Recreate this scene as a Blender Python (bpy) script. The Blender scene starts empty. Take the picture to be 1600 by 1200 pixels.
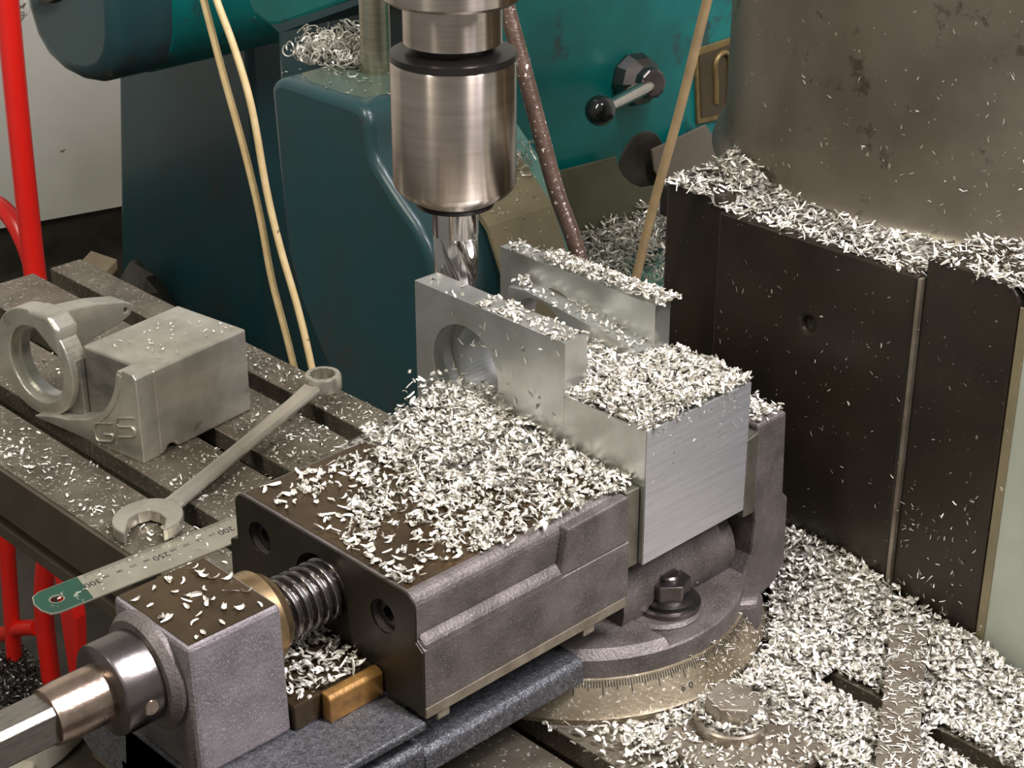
import bpy, bmesh, math, random
import numpy as np
from mathutils import Vector, Matrix, noise
random.seed(7)
RNG = np.random.default_rng(11)
PI = math.pi
S = 0.001                       # everything below is written in millimetres
scene = bpy.context.scene
COL = scene.collection

# ------------------------------------------------------------------ camera, world, lamps, exposure
CAM = (-485.4, -570.4, 483.7)
pitch, yaw = math.radians(26.1), math.radians(45.9)
cd = bpy.data.cameras.new('camera'); cam = bpy.data.objects.new('camera', cd); COL.objects.link(cam)
fw = Vector((math.cos(pitch)*math.cos(yaw), math.cos(pitch)*math.sin(yaw), -math.sin(pitch)))
rt = Vector((math.sin(yaw), -math.cos(yaw), 0)); up = rt.cross(fw)
M = Matrix((rt, up, -fw)).transposed().to_4x4(); M.translation = Vector(CAM)*S
cam.matrix_world = M
cd.sensor_width = 36; cd.lens = 2780/1600*36; cd.clip_start = 0.02; cd.clip_end = 50
scene.camera = cam

scene.view_settings.view_transform = 'Standard'; scene.view_settings.look = 'None'
scene.view_settings.gamma = 1; scene.view_settings.use_curve_mapping = False
scene.view_settings.exposure = 0.25
w = bpy.data.worlds.new('world'); scene.world = w; w.use_nodes = True
w.node_tree.nodes['Background'].inputs[0].default_value = (0.95, 0.93, 0.88, 1)
w.node_tree.nodes['Background'].inputs[1].default_value = 0.22

def area(name, loc, target, size, size_y, power, color):
    l = bpy.data.lights.new(name, 'AREA'); l.shape = 'RECTANGLE'; l.size = size; l.size_y = size_y
    l.energy = power; l.color = color
    o = bpy.data.objects.new(name, l); COL.objects.link(o)
    o.location = loc
    o.rotation_euler = (Vector(target)-Vector(loc)).to_track_quat('-Z', 'Y').to_euler()
    return o
# two ceiling tube rows and the machine's own work lamp to the right of the camera
area('ceiling_tube_row', (0.5, -1.05, 1.9), (0.2, 0.1, 0), 0.22, 1.6, 62, (0.93, 0.92, 1.0))
area('ceiling_tube_row', (-1.25, 0.25, 2.0), (0.3, 0.3, 0), 0.2, 1.6, 30, (1.0, 0.97, 0.84))
area('work_lamp', (0.15, -0.55, 0.95), (0.2, 0.05, -0.05), 0.16, 0.16, 7, (1.0, 0.95, 0.93))

# ------------------------------------------------------------------ materials
ANROT = 0.25
def mat(name, c1, c2=None, metal=0.0, rough=0.5, nscale=20, contrast=(0.35, 0.65), bump=0.0, bscale=400,
        speck=None, speck_scale=300, speck_amt=0.2, rough2=None, coat=0.0, stretch=(1, 1, 1), patch=None, patch_scale=8, patch_lo=0.6, aniso=0.0):
    m = bpy.data.materials.new(name); m.use_nodes = True
    nt = m.node_tree; N = nt.nodes; L = nt.links; b = N['Principled BSDF']
    tc = N.new('ShaderNodeTexCoord'); mp = N.new('ShaderNodeMapping'); L.new(tc.outputs['Object'], mp.inputs[0])
    mp.inputs['Scale'].default_value = stretch
    b.inputs['Metallic'].default_value = metal; b.inputs['Roughness'].default_value = rough
    b.inputs['Coat Weight'].default_value = coat; b.inputs['Coat Roughness'].default_value = 0.15
    if aniso: b.inputs['Anisotropic'].default_value = aniso
    col = None
    def nz(scale, detail=4, r=0.6):
        n = N.new('ShaderNodeTexNoise'); n.inputs['Scale'].default_value = scale; n.inputs['Detail'].default_value = detail
        n.inputs['Roughness'].default_value = r; L.new(mp.outputs[0], n.inputs['Vector']); return n
    def ramp(src, lo, hi):
        r = N.new('ShaderNodeMapRange'); r.inputs[1].default_value = lo; r.inputs[2].default_value = hi
        L.new(src, r.inputs[0]); return r.outputs[0]
    def mix(f, a, bb):
        x = N.new('ShaderNodeMix'); x.data_type = 'RGBA'
        L.new(f, x.inputs[0])
        for s, v in ((6, a), (7, bb)):
            if isinstance(v, tuple): x.inputs[s].default_value = (*v, 1)
            else: L.new(v, x.inputs[s])
        return x.outputs[2]
    f0 = ramp(nz(nscale).outputs[0], *contrast)
    col = mix(f0, c1, c2 if c2 else c1)
    if patch: col = mix(ramp(nz(patch_scale, 6, 0.65).outputs[0], patch_lo, patch_lo+0.06), col, patch)
    if speck:
        n = nz(speck_scale, 2, 0.5); col = mix(ramp(n.outputs[0], 0.72-speck_amt*0.3, 0.76-speck_amt*0.3), col, speck)
    L.new(col, b.inputs['Base Color'])
    if rough2 is not None:
        r = N.new('ShaderNodeMapRange'); r.inputs[3].default_value = rough; r.inputs[4].default_value = rough2
        L.new(nz(nscale*2.3).outputs[0], r.inputs[0]); L.new(r.outputs[0], b.inputs['Roughness'])
    if aniso:
        tg = N.new('ShaderNodeTangent'); tg.direction_type = 'RADIAL'; tg.axis = 'Z'; L.new(tg.outputs[0], b.inputs['Tangent'])
        b.inputs['Anisotropic Rotation'].default_value = ANROT
    if bump:
        bn = N.new('ShaderNodeBump'); bn.inputs['Strength'].default_value = bump; bn.inputs['Distance'].default_value = 0.0006
        L.new(nz(bscale, 3).outputs[0], bn.inputs['Height']); L.new(bn.outputs[0], b.inputs['Normal'])
    return m

IRON = mat('vise_cast_iron', (0.085, 0.07, 0.062), (0.165, 0.14, 0.13), 0.45, 0.5, 40, bump=0.8, bscale=520, speck=(0.3, 0.27, 0.26), speck_scale=1500, speck_amt=0.3)
IRONL = mat('vise_cast_iron_light', (0.17, 0.145, 0.15), (0.25, 0.22, 0.225), 0.35, 0.55, 60, bump=0.8, bscale=420, speck=(0.42, 0.38, 0.39), speck_scale=1500, speck_amt=0.4)
IRONB = mat('vise_cast_iron_blue', (0.045, 0.045, 0.05), (0.11, 0.107, 0.115), 0.4, 0.42, 260, bump=1.4, bscale=520, speck=(0.34, 0.35, 0.39), speck_scale=1500, speck_amt=0.3)
GROUND = mat('ground_oily_iron', (0.035, 0.028, 0.02), (0.06, 0.048, 0.035), 0.6, 0.35, 30, bump=0.15, bscale=300)
GROUNDT = mat('oily_brown_top', (0.085, 0.055, 0.028), (0.05, 0.033, 0.018), 0.5, 0.22, 25, bump=0.1, bscale=300)
RUSTY = mat('rusty_oiled_rail', (0.42, 0.22, 0.06), (0.16, 0.08, 0.03), 0.5, 0.3, 60, patch=(0.32, 0.13, 0.07), patch_scale=40, bump=0.2)
MACHINED = mat('machined_iron_edge', (0.32, 0.28, 0.22), (0.2, 0.16, 0.12), 0.6, 0.35, 60, bump=0.2)
PLATE = mat('jaw_plate_steel', (0.22, 0.21, 0.17), (0.15, 0.135, 0.1), 0.7, 0.32, 50)
BRONZE = mat('bronze', (0.5, 0.36, 0.2), (0.3, 0.2, 0.1), 0.9, 0.28, 60)
WORN = mat('worn_shaft_steel', (0.55, 0.42, 0.33), (0.35, 0.26, 0.2), 0.95, 0.22, 70, bump=0.15, patch=(0.3, 0.24, 0.12), patch_scale=60)
STEELD = mat('dark_turned_steel', (0.23, 0.2, 0.19), (0.15, 0.13, 0.125), 0.95, 0.25, 50, bump=0.1)
SQ = mat('milled_square_steel', (0.3, 0.27, 0.22), (0.22, 0.2, 0.18), 0.85, 0.38, 90, stretch=(1, 6, 6), bump=0.15)
THREAD = mat('thread_steel', (0.3, 0.27, 0.26), (0.2, 0.18, 0.17), 0.95, 0.2, 80)
CHROME = mat('polished_steel', (0.62, 0.53, 0.47), (0.52, 0.44, 0.38), 1.0, 0.24, 20, stretch=(1, 1, 14), aniso=0.97)
CHROME2 = mat('brushed_steel_pillar', (0.5, 0.47, 0.36), (0.38, 0.35, 0.26), 0.9, 0.3, 20, stretch=(1, 1, 8))
MILLS = mat('cutter_steel', (0.6, 0.57, 0.55), (0.5, 0.46, 0.44), 1.0, 0.13, 30)
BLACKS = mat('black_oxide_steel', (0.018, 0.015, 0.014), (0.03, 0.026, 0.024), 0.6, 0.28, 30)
ALU = mat('sawn_aluminium', (0.62, 0.61, 0.63), (0.52, 0.51, 0.53), 0.75, 0.42, 60, bump=0.35, bscale=160, stretch=(0.25, 0.25, 6))
ALUS = mat('milled_aluminium', (0.56, 0.57, 0.55), (0.46, 0.46, 0.42), 0.85, 0.33, 35, bump=0.15, bscale=200)
ALUO = mat('dull_machined_aluminium', (0.6, 0.57, 0.49), (0.46, 0.43, 0.36), 0.7, 0.36, 45, bump=0.25, bscale=250, patch=(0.36, 0.32, 0.25), patch_scale=30, patch_lo=0.64)
DARKALU = mat('shaded_stained_aluminium', (0.13, 0.125, 0.11), (0.3, 0.28, 0.24), 0.6, 0.3, 22, stretch=(1, 1, 3), bump=.2)  # dark tone carries the cavity's shade as well as real oil smears
CHIP = mat('aluminium_chip', (0.9, 0.86, 0.77), (0.66, 0.62, 0.54), 0.5, 0.3, 240, rough2=0.5)
def chip_tone(m):
    nt = m.node_tree; g = nt.nodes.new('ShaderNodeNewGeometry'); r = nt.nodes.new('ShaderNodeValToRGB')
    e = r.color_ramp.elements; e[0].position = 0.0; e[0].color = (0.24, 0.22, 0.18, 1); e[1].position = 1.0; e[1].color = (0.93, 0.9, 0.84, 1)
    for p, c in ((0.3, (0.52, 0.49, 0.42, 1)), (0.65, (0.76, 0.72, 0.64, 1))):
        x = e.new(p); x.color = c
    nt.links.new(g.outputs['Random Per Island'], r.inputs[0]); nt.links.new(r.outputs[0], nt.nodes['Principled BSDF'].inputs['Base Color'])
chip_tone(CHIP)
PILE = mat('packed_aluminium_chips', (0.05, 0.045, 0.037), (0.4, 0.37, 0.32), 0.5, 0.45, 330, contrast=(0.42, 0.6), bump=1.0, bscale=420)  # dark mottling paints the shaded gaps between chips
TABLE = mat('milling_table_iron', (0.12, 0.1, 0.072), (0.21, 0.18, 0.135), 0.6, 0.36, 30, bump=0.25, bscale=300, speck=(0.5, 0.48, 0.42), speck_scale=420, speck_amt=0.3)
TABLES = mat('milling_table_side', (0.085, 0.065, 0.045), (0.12, 0.095, 0.07), 0.5, 0.38, 18, bump=0.15, bscale=250)
DIAL = mat('dial_ring_iron', (0.35, 0.29, 0.2), (0.2, 0.155, 0.1), 0.65, 0.35, 30, bump=0.3, speck=(0.6, 0.55, 0.45), speck_scale=500, speck_amt=0.3)
COLM = mat('worn_olive_column', (0.115, 0.095, 0.068), (0.2, 0.175, 0.135), 0.55, 0.36, 9, contrast=(0.3, 0.7), bump=0.25, bscale=90, patch=(0.085, 0.065, 0.048), patch_scale=38, patch_lo=0.6, speck=(0.5, 0.45, 0.38), speck_scale=260, speck_amt=0.05)
SLIDE = mat('oily_dark_slide', (0.02, 0.015, 0.01), (0.036, 0.027, 0.018), 0.3, 0.35, 14, bump=0.15, bscale=200, speck=(0.25, 0.22, 0.18), speck_scale=350, speck_amt=0.02)
PALE = mat('pale_grey_green_paint', (0.47, 0.49, 0.42), (0.38, 0.4, 0.34), 0.0, 0.4, 12, patch=(0.22, 0.15, 0.09), patch_scale=55, patch_lo=0.68)
TEAL = mat('teal_machine_paint', (0.0, 0.2, 0.18), (0.0, 0.13, 0.12), 0.0, 0.35, 10, speck=(0.5, 0.6, 0.55), speck_scale=120, speck_amt=-0.15, coat=0.0, patch=(0.02, 0.075, 0.07), patch_scale=14, patch_lo=0.58)
TEALD = mat('dusty_teal_paint', (0.015, 0.07, 0.08), (0.025, 0.06, 0.065), 0.0, 0.33, 7, coat=0.2, patch=(0.045, 0.045, 0.04), patch_scale=7, patch_lo=0.62)
TEALL = mat('worn_light_teal_paint', (0.09, 0.25, 0.22), (0.14, 0.27, 0.22), 0.0, 0.35, 20, speck=(0.6, 0.62, 0.52), speck_scale=170, speck_amt=0.05, coat=0.3)
WORNB = mat('rubbed_brown_primer', (0.27, 0.22, 0.13), (0.2, 0.17, 0.1), 0.1, 0.4, 18, speck=(0.6, 0.55, 0.42), speck_scale=190, speck_amt=0.12)
PADM = mat('rubbed_olive_teal', (0.13, 0.15, 0.1), (0.08, 0.13, 0.105), 0.1, 0.3, 22, speck=(0.5, 0.55, 0.45), speck_scale=200, speck_amt=0.0)
OLIVE = mat('olive_sheet_steel', (0.17, 0.165, 0.1), (0.12, 0.12, 0.075), 0.4, 0.35, 12, patch=(0.27, 0.23, 0.15), patch_scale=12, patch_lo=0.62, speck=(0.55, 0.52, 0.42), speck_scale=120, speck_amt=-0.1)
TAUPE = mat('taupe_sheet_steel', (0.25, 0.2, 0.15), (0.21, 0.17, 0.13), 0.3, 0.45, 12)
RED = mat('red_enamel', (0.85, 0.02, 0.012), (0.75, 0.015, 0.01), 0.0, 0.33, 12, patch=(0.3, 0.03, 0.02), patch_scale=60, patch_lo=0.7, coat=0.2)
CANE = mat('pale_cane', (0.72, 0.55, 0.29), (0.62, 0.45, 0.22), 0.0, 0.5, 60, speck=(0.25, 0.17, 0.09), speck_scale=160, speck_amt=0.1, bump=0.2)
CANE2 = mat('brown_cane', (0.34, 0.24, 0.12), (0.24, 0.165, 0.085), 0.0, 0.5, 50, bump=0.2)
HOSE = mat('oily_brown_hose', (0.075, 0.045, 0.032), (0.12, 0.075, 0.055), 0.2, 0.3, 60, bump=0.9, bscale=260, speck=(0.65, 0.55, 0.48), speck_scale=330, speck_amt=0.25)
KNOB = mat('black_bakelite', (0.012, 0.012, 0.012), None, 0.0, 0.12, coat=0.5)
WALLM = mat('grey_white_wall_paint', (0.84, 0.81, 0.72), (0.72, 0.69, 0.61), 0.0, 0.6, 3, speck=(0.2, 0.17, 0.13), speck_scale=25, speck_amt=-0.2)
DARK = mat('greasy_clutter_and_shade', (0.03, 0.025, 0.018), (0.07, 0.06, 0.045), 0.2, 0.45, 12, bump=0.5, bscale=60)  # greasy clutter tone, also colours the painted shade disc
FLOORM = mat('dark_workshop_floor', (0.04, 0.033, 0.025), (0.075, 0.065, 0.05), 0.1, 0.5, 8, bump=0.4, bscale=90)
RULER = mat('satin_ruler_steel', (0.52, 0.49, 0.39), (0.43, 0.4, 0.31), 0.75, 0.38, 40, patch=(0.4, 0.29, 0.16), patch_scale=60, patch_lo=0.7)
GREEN = mat('dark_green_enamel', (0.008, 0.06, 0.035), (0.012, 0.045, 0.028), 0.0, 0.4, 60, patch=(0.45, 0.45, 0.36), patch_scale=75, patch_lo=0.64)
INK = mat('black_ink', (0.015, 0.015, 0.012), None, 0.0, 0.5)
BRASSP = mat('tarnished_brass', (0.3, 0.21, 0.08), (0.2, 0.14, 0.06), 0.5, 0.4, 60)
BROWNP = mat('brown_plaque_enamel', (0.085, 0.058, 0.03), (0.06, 0.042, 0.022), 0.2, 0.35, 30)
STONE = mat('pale_scrap_casting', (0.4, 0.37, 0.29), (0.3, 0.27, 0.21), 0.1, 0.5, 25, bump=0.4, bscale=120)
WRENCH = mat('satin_chrome_steel', (0.6, 0.56, 0.46), (0.5, 0.46, 0.38), 0.75, 0.28, 40)

# ------------------------------------------------------------------ mesh helpers (mm in, one object out)
def tag(o, label=None, cat=None, group=None, kind=None):
    if label: o['label'] = label
    if cat: o['category'] = cat
    if group: o['group'] = group
    if kind: o['kind'] = kind
    return o

def thing(name, loc, label, cat, group=None, rz=0.0):
    o = bpy.data.objects.new(name, None); o.empty_display_size = 0.02; COL.objects.link(o)
    o.location = Vector(loc)*S; o.rotation_euler = (0, 0, rz)
    return tag(o, label, cat, group)

def obj(name, bm, m, parent=None, loc=None, bevel=0.0, smooth=None, label=None, kind=None, segs=2):
    """bm holds millimetres in the parent's frame (world frame without a parent)."""
    me = bpy.data.meshes.new(name)
    o = bpy.data.objects.new(name, me)
    loc = Vector(loc) if loc is not None else Vector((0, 0, 0))
    for v in bm.verts: v.co = (v.co - loc)*S
    bmesh.ops.recalc_face_normals(bm, faces=bm.faces)
    for f in bm.faces: f.smooth = smooth is not None
    bm.to_mesh(me); bm.free()
    if smooth is not None:
        try: me.set_sharp_from_angle(angle=math.radians(smooth))
        except Exception: pass
    me.materials.append(m)
    COL.objects.link(o); o.location = loc*S
    if parent: o.parent = parent
    if bevel:
        b = o.modifiers.new('bevel', 'BEVEL'); b.width = bevel*S; b.segments = segs; b.limit_method = 'ANGLE'
        b.angle_limit = math.radians(40); b.harden_normals = False
    if label: o['label'] = label
    if kind: o['kind'] = kind
    return o

def box(x0, x1, y0, y1, z0, z1, bm=None):
    bm = bm or bmesh.new()
    v = [bm.verts.new(p) for p in ((x0,y0,z0),(x1,y0,z0),(x1,y1,z0),(x0,y1,z0),(x0,y0,z1),(x1,y0,z1),(x1,y1,z1),(x0,y1,z1))]
    for f in ((0,3,2,1),(4,5,6,7),(0,1,5,4),(1,2,6,5),(2,3,7,6),(3,0,4,7)): bm.faces.new([v[i] for i in f])
    return bm

def prism(pts, axis, a, b, bm=None):
    """pts: polygon in the two other axes (in x,y,z order); extruded a..b along axis."""
    bm = bm or bmesh.new()
    def mk(p, t):
        return {'x': (t, p[0], p[1]), 'y': (p[0], t, p[1]), 'z': (p[0], p[1], t)}[axis]
    A = [bm.verts.new(mk(p, a)) for p in pts]; B = [bm.verts.new(mk(p, b)) for p in pts]
    n = len(pts)
    bm.faces.new(A); bm.faces.new(B[::-1])
    for i in range(n): bm.faces.new((A[i], A[(i+1) % n], B[(i+1) % n], B[i]))
    return bm

def frame(d):
    d = Vector(d).normalized(); u = d.orthogonal().normalized()
    if abs(d.z) < 0.99: u = d.cross(Vector((0, 0, 1))).normalized()
    return d, u, d.cross(u)

def lathe(prof, c, d=(0, 0, 1), n=48, bm=None, caps=True):
    """prof: [(radius, distance along d)]"""
    bm = bm or bmesh.new(); d, u, v = frame(d); c = Vector(c); rings = []
    for r, h in prof:
        rings.append([bm.verts.new(c + d*h + (u*math.cos(2*PI*i/n) + v*math.sin(2*PI*i/n))*max(r, 0.01)) for i in range(n)])
    for A, B in zip(rings, rings[1:]):
        for i in range(n): bm.faces.new((A[i], A[(i+1) % n], B[(i+1) % n], B[i]))
    if caps: bm.faces.new(rings[0][::-1]); bm.faces.new(rings[-1])
    return bm

def hexa(c, af, z0, z1, rot=0, bm=None):
    r = af/2/math.cos(PI/6)
    return prism([(c[0]+r*math.cos(rot+i*PI/3), c[1]+r*math.sin(rot+i*PI/3)) for i in range(6)], 'z', z0, z1, bm)

def smoothpath(pts, n=8):
    P = [Vector(p) for p in pts]; P = [P[0]*2-P[1]] + P + [P[-1]*2-P[-2]]; out = []
    for i in range(1, len(P)-2):
        for k in range(n):
            t = k/n; a, b, c, d = P[i-1], P[i], P[i+1], P[i+2]
            out.append(0.5*((2*b) + (c-a)*t + (2*a-5*b+4*c-d)*t*t + (3*b-a-3*c+d)*t**3))
    out.append(P[-2]); return out

def tube(path, r, n=10, bm=None, squash=1.0):
    bm = bm or bmesh.new(); path = [Vector(p) for p in path]; rings = []; pu = None
    for i, p in enumerate(path):
        t = (path[min(i+1, len(path)-1)] - path[max(i-1, 0)]).normalized()
        if pu is None: pu = t.orthogonal().normalized()
        u = (pu - t*pu.dot(t)).normalized(); v = t.cross(u); pu = u
        rr = r[i] if isinstance(r, (list, tuple)) else r
        rings.append([bm.verts.new(p + (u*math.cos(2*PI*k/n) + v*math.sin(2*PI*k/n)*squash)*rr) for k in range(n)])
    for A, B in zip(rings, rings[1:]):
        for k in range(n): bm.faces.new((A[k], A[(k+1) % n], B[(k+1) % n], B[k]))
    bm.faces.new(rings[0][::-1]); bm.faces.new(rings[-1])
    return bm

def cut(bm, cutters, op='DIFFERENCE'):
    """boolean in mm, returns a new bmesh"""
    def mk(b):
        me = bpy.data.meshes.new('tmp'); bmesh.ops.recalc_face_normals(b, faces=b.faces); b.to_mesh(me); b.free()
        o = bpy.data.objects.new('tmp', me); COL.objects.link(o); return o
    a = mk(bm); cs = [mk(c) for c in cutters]
    for c in cs:
        md = a.modifiers.new('b', 'BOOLEAN'); md.operation = op; md.solver = 'EXACT'; md.object = c
    dg = bpy.context.evaluated_depsgraph_get(); dg.update()
    me = bpy.data.meshes.new_from_object(a.evaluated_get(dg))
    out = bmesh.new(); out.from_mesh(me); bpy.data.meshes.remove(me)
    for o in [a]+cs:
        m_ = o.data; bpy.data.objects.remove(o); bpy.data.meshes.remove(m_)
    return out

def cyl(c, r, d, a, b, n=48): return lathe([(r, a), (r, b)], c, d, n)
def arc(cx, cy, r, a0, a1, n=16): return [(cx+r*math.cos(math.radians(a0+(a1-a0)*i/n)), cy+r*math.sin(math.radians(a0+(a1-a0)*i/n))) for i in range(n+1)]

# ------------------------------------------------------------------ the setting
ZT = -134.0
tag(obj('floor', box(-1500, 3500, -2500, 4200, -1020, -960), FLOORM), kind='structure')
tag(obj('wall_back', prism([(-1500, 3300), (3400, 2100), (3440, 2180), (-1460, 3400)], 'z', -850, 2300), WALLM), kind='structure')
tag(obj('wall_right', box(2500, 2560, -2500, 2600, -900, 2300), WALLM), kind='structure')
tag(obj('dark_wall_foot', prism([(-1500, 3320), (3400, 2120), (3440, 2200), (-1460, 3420)], 'z', -960, -850), DARK), kind='structure')  # dark strip closing the wall's foot below the pale paint

# ------------------------------------------------------------------ milling table with its slots
tb = thing('milling_table', (160, 150, -240), 'dark steel milling machine table with long open slots, strewn with chips', 'machine table')
def T(p): return [(a-160, b+240) for a, b in p]
def local(bm, c):
    for v in bm.verts: v.co -= Vector(c)
    return bm
TL = (160, 150, -240)
def slotprof(x0, x1): return [(x0, ZT), (x0, ZT-15), (x0-7, ZT-15), (x0-7, ZT-26), (x1+7, ZT-26), (x1+7, ZT-15), (x1, ZT-15), (x1, ZT)]
prof = [(34, ZT-43), (34, ZT)] + slotprof(84, 101) + slotprof(162, 179) + slotprof(240, 257) + [(289, ZT), (289, ZT-43)]
obj('table_top', local(prism(prof, 'y', -330, 800), TL), TABLE, tb, bevel=0.8)
obj('table_side_web', local(box(50, 275, -320, 790, ZT-62, ZT-43), TL), TABLES, tb)
obj('table_front_face', local(box(31, 34.2, -330, 800, ZT-42.5, ZT-1.2), TL), TABLES, tb, bevel=0.5)
obj('table_lower_flange', local(box(38, 285, -250, 700, ZT-73, ZT-60), TL), TABLES, tb, bevel=2)
obj('saddle', local(prism([(60, -207.5), (50, -230), (50, -300), (280, -300), (280, -207.5)], 'y', 40, 330), TL), TABLES, tb, bevel=3)
obj('knee', local(box(90, 330, 20, 260, -900, -300), TL), TABLES, tb, bevel=6)

# ------------------------------------------------------------------ column at the right
cl = thing('milling_column', (450, 10, -600), 'massive round olive-brown machine column standing on a dark slide block', 'machine column')
CL = (450, 10, -600)
obj('slide_face', local(cut(box(335, 560, -58, 91, -640, 92), [cyl((336, 16, 38), 5, (1, 0, 0), -4, 4, 20)]), CL), SLIDE, cl, bevel=4)
obj('slide_side_strip', local(box(341, 560, 91, 140, -640, 98), CL), SLIDE, cl, bevel=3)
gp = [(-61, -640), (-61, 104)] + [(y, z) for y, z in arc(-109, 92, 12, 90, 180, 6)] + [(-121, -640)]
obj('gib_block', local(prism(gp, 'x', 337, 560), CL), SLIDE, cl, bevel=1)
obj('gib_strip', local(box(334, 345, -60.5, -58, -640, 91), CL), MACHINED, cl)
obj('side_panel', local(prism([(339, -640), (339, 92), (352, 106), (760, 106), (760, -640)], 'y', -420, -121.5), CL), PALE, cl, bevel=5, label='pale grey-green painted side of the column base')
obj('worn_edge', local(box(337.8, 339.4, -127, -121.6, -640, 92), CL), WORNB, cl, bevel=.3, label='worn brown edge strip beside the pale panel')
obj('slide_top', local(box(346, 760, -420, 150, 70, 91), CL), SLIDE, cl, bevel=2)
pr = [(237, -4), (235, 2), (231.5, 6), (229.3, 11), (228.3, 18), (228, 30), (228, 110), (228, 500)]
obj('round_column', local(lathe(pr, (603, 12, 92), n=128), CL), COLM, cl, smooth=30)

# ------------------------------------------------------------------ vise
vs = thing('milling_vise', (196, 75, -134), 'heavy dark cast iron machine vise with round graduated base clamping the bright block', 'vise')
VL = (196, 75, -134)
def V(name, bm, m, parent=None, **k):
    if parent is not None: return obj(name, local(bm, VL), m, parent, **k)
    return obj(name, local(bm, VL), m, vs, **k)
AX = (0, 71, -25)
# swivel base and its dial
swb = V('swivel_base', lathe([(117, 0.5), (117, 3.5), (115.5, 5), (105, 22.5), (100, 24)], (196, 75, -134), n=128), DIAL, smooth=30, label='pale graduated dial ring of the vise base')
g = bmesh.new()
for i in range(0, 150):
    a = math.radians(205 + i*0.9)
    ln = 8 if i % 10 == 0 else (5.5 if i % 5 == 0 else 3.6)
    d = Vector((math.cos(a), math.sin(a), 0)); t = Vector((-d.y, d.x, 0)); sl = d*.514 - Vector((0, 0, .857))
    p = Vector((196, 75, -134+22.0)) + d*105.55
    q = p + sl*ln
    vv = [g.verts.new(x) for x in (p-t*.25, p+t*.25, q+t*.25, q-t*.25, p-t*.25-d*.8, p+t*.25-d*.8, q+t*.25-d*.8, q-t*.25-d*.8)]
    for f in ((0,1,2,3),(4,7,6,5),(0,4,5,1),(1,5,6,2),(2,6,7,3),(3,7,4,0)): g.faces.new([vv[j] for j in f])
V('graduation', g, INK, swb, kind='stuff')
V('base_skirt', cut(lathe([(104, 0), (103, 12), (98, 17)], (196, 75, -112), n=96), [box(170, 400, -60, 18, -99, -90)]), IRON, smooth=30)
# bed: upper flange, groove and lower flange along the side
bp = [(12, -112), (-2, -106), (-6, -103), (-6, -90), (-3, -87), (28, -86), (28, -77), (-8, -77), (-8, -72), (158, -72), (158, -77), (128, -86), (156, -87), (156, -103), (140, -112)]
V('bed', prism(bp, 'x', -112, -1), IRONB, bevel=1.2)
bpr = [(12, -116), (-2, -110), (-6, -107), (-6, -95), (-3, -92), (30, -91), (30, -72), (126, -72), (128, -86), (156, -87), (156, -103), (140, -112)]
V('bed_side', prism(bpr, 'x', -1.2, 118), IRONB, bevel=1.2)
bp2 = [(30, -112), (30, -72), (120, -72), (120, -112)]
V('bed_bridge', prism(bp2, 'x', 118, 262), IRON, bevel=4)
V('screw_tunnel', lathe([(27, 0), (27, 100)], (160, 30, -86), (1, 0, 0), 32), IRON, smooth=40)
V('base_toe', box(-112, -60, 25, 112, -150, -95), IRON, bevel=5)
V('rail', prism([(32.5, -72), (32.5, -57), (96, -57), (96, -72)], 'x', -54, -1), GROUNDT, bevel=1)
V('rail_edge', prism([(25, -72), (25, -58), (27, -56), (32, -55.5), (32, -72)], 'x', -37, -1.5), RUSTY, bevel=0.8, label='rusty orange edge strip of the slide rail')
V('rail_floor', box(-55, 12, 40, 118, -72, -66), GROUNDT)
# screw support block
hb = cut(prism([(34, -72), (36.5, 3), (100.5, 3), (102, -72)], 'x', -110, -55), [cyl((-112, 71, -25), 17.5, (1, 0, 0), -5, 12)])
hp = V('screw_support', hb, IRONL, bevel=2.5)
V('support_top', box(-107.8, -57.2, 38.6, 98.4, 3.0, 3.5), GROUNDT, hp, label='oily brown machined top')
V('support_front', box(-110.6, -109.8, 38, 99, -110, -32), IRON, hp, bevel=.2)
V('support_front_foot', prism([(26, -130), (34, -72), (102, -72), (110, -130)], 'x', -112, -75), IRON, hp, bevel=3)
V('support_boss', cut(lathe([(31, 0), (31, 3), (28, 7)], (-110, 71, -25), (-1, 0, 0), 48), [cyl((-112, 71, -25), 23.5, (1, 0, 0), -9, 3)]), IRON, hp, smooth=30)
V('bearing_bush', lathe([(24, -55), (25, -54), (25, -44), (23, -42), (21, -38)], AX, (1, 0, 0), 40), BRONZE, smooth=30, label='bronze bearing bush around the screw')
# screw with a real helical thread
sb = bmesh.new(); n = 40; pitch_ = 6.2; rings = []
for i in range(0, 241):
    x = -39 + i*0.35
    ring = []
    for k in range(n):
        a = 2*PI*k/n; ph = (x/pitch_ - k/n) % 1.0
        h = 0 if ph < .30 else (1 if .42 < ph < .82 else ((ph-.30)/.12 if ph <= .42 else (1-ph)/.18))
        r = 13.2 + 4.0*h
        ring.append(sb.verts.new((x, 71+r*math.cos(a), -27+r*math.sin(a))))
    rings.append(ring)
for A, B in zip(rings, rings[1:]):
    for k in range(n): sb.faces.new((A[k], A[(k+1) % n], B[(k+1) % n], B[k]))
sb.faces.new(rings[0][::-1]); sb.faces.new(rings[-1])
V('lead_screw', sb, THREAD, smooth=60, label='shiny square-threaded lead screw')
cr = V('thrust_collar', lathe([(20, -139), (23.5, -137.5), (24, -136), (24, -115), (23, -113.5)], AX, (1, 0, 0), 56), STEELD, smooth=30)
pc = Vector((-126, 71, -25)); pd = Vector((0, -0.93, 0.37)).normalized()
V('cross_pin', lathe([(4.3, 22.5), (4.3, 24.4), (3.6, 24.9)], pc, (0, -0.99, -0.12), 24), WORN, cr, smooth=30)
V('screw_shank', lathe([(14.2, -168), (15, -160), (15, -114)], AX, (1, 0, 0), 48), WORN, smooth=30, label='bronzed worn shank of the screw')
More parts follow.
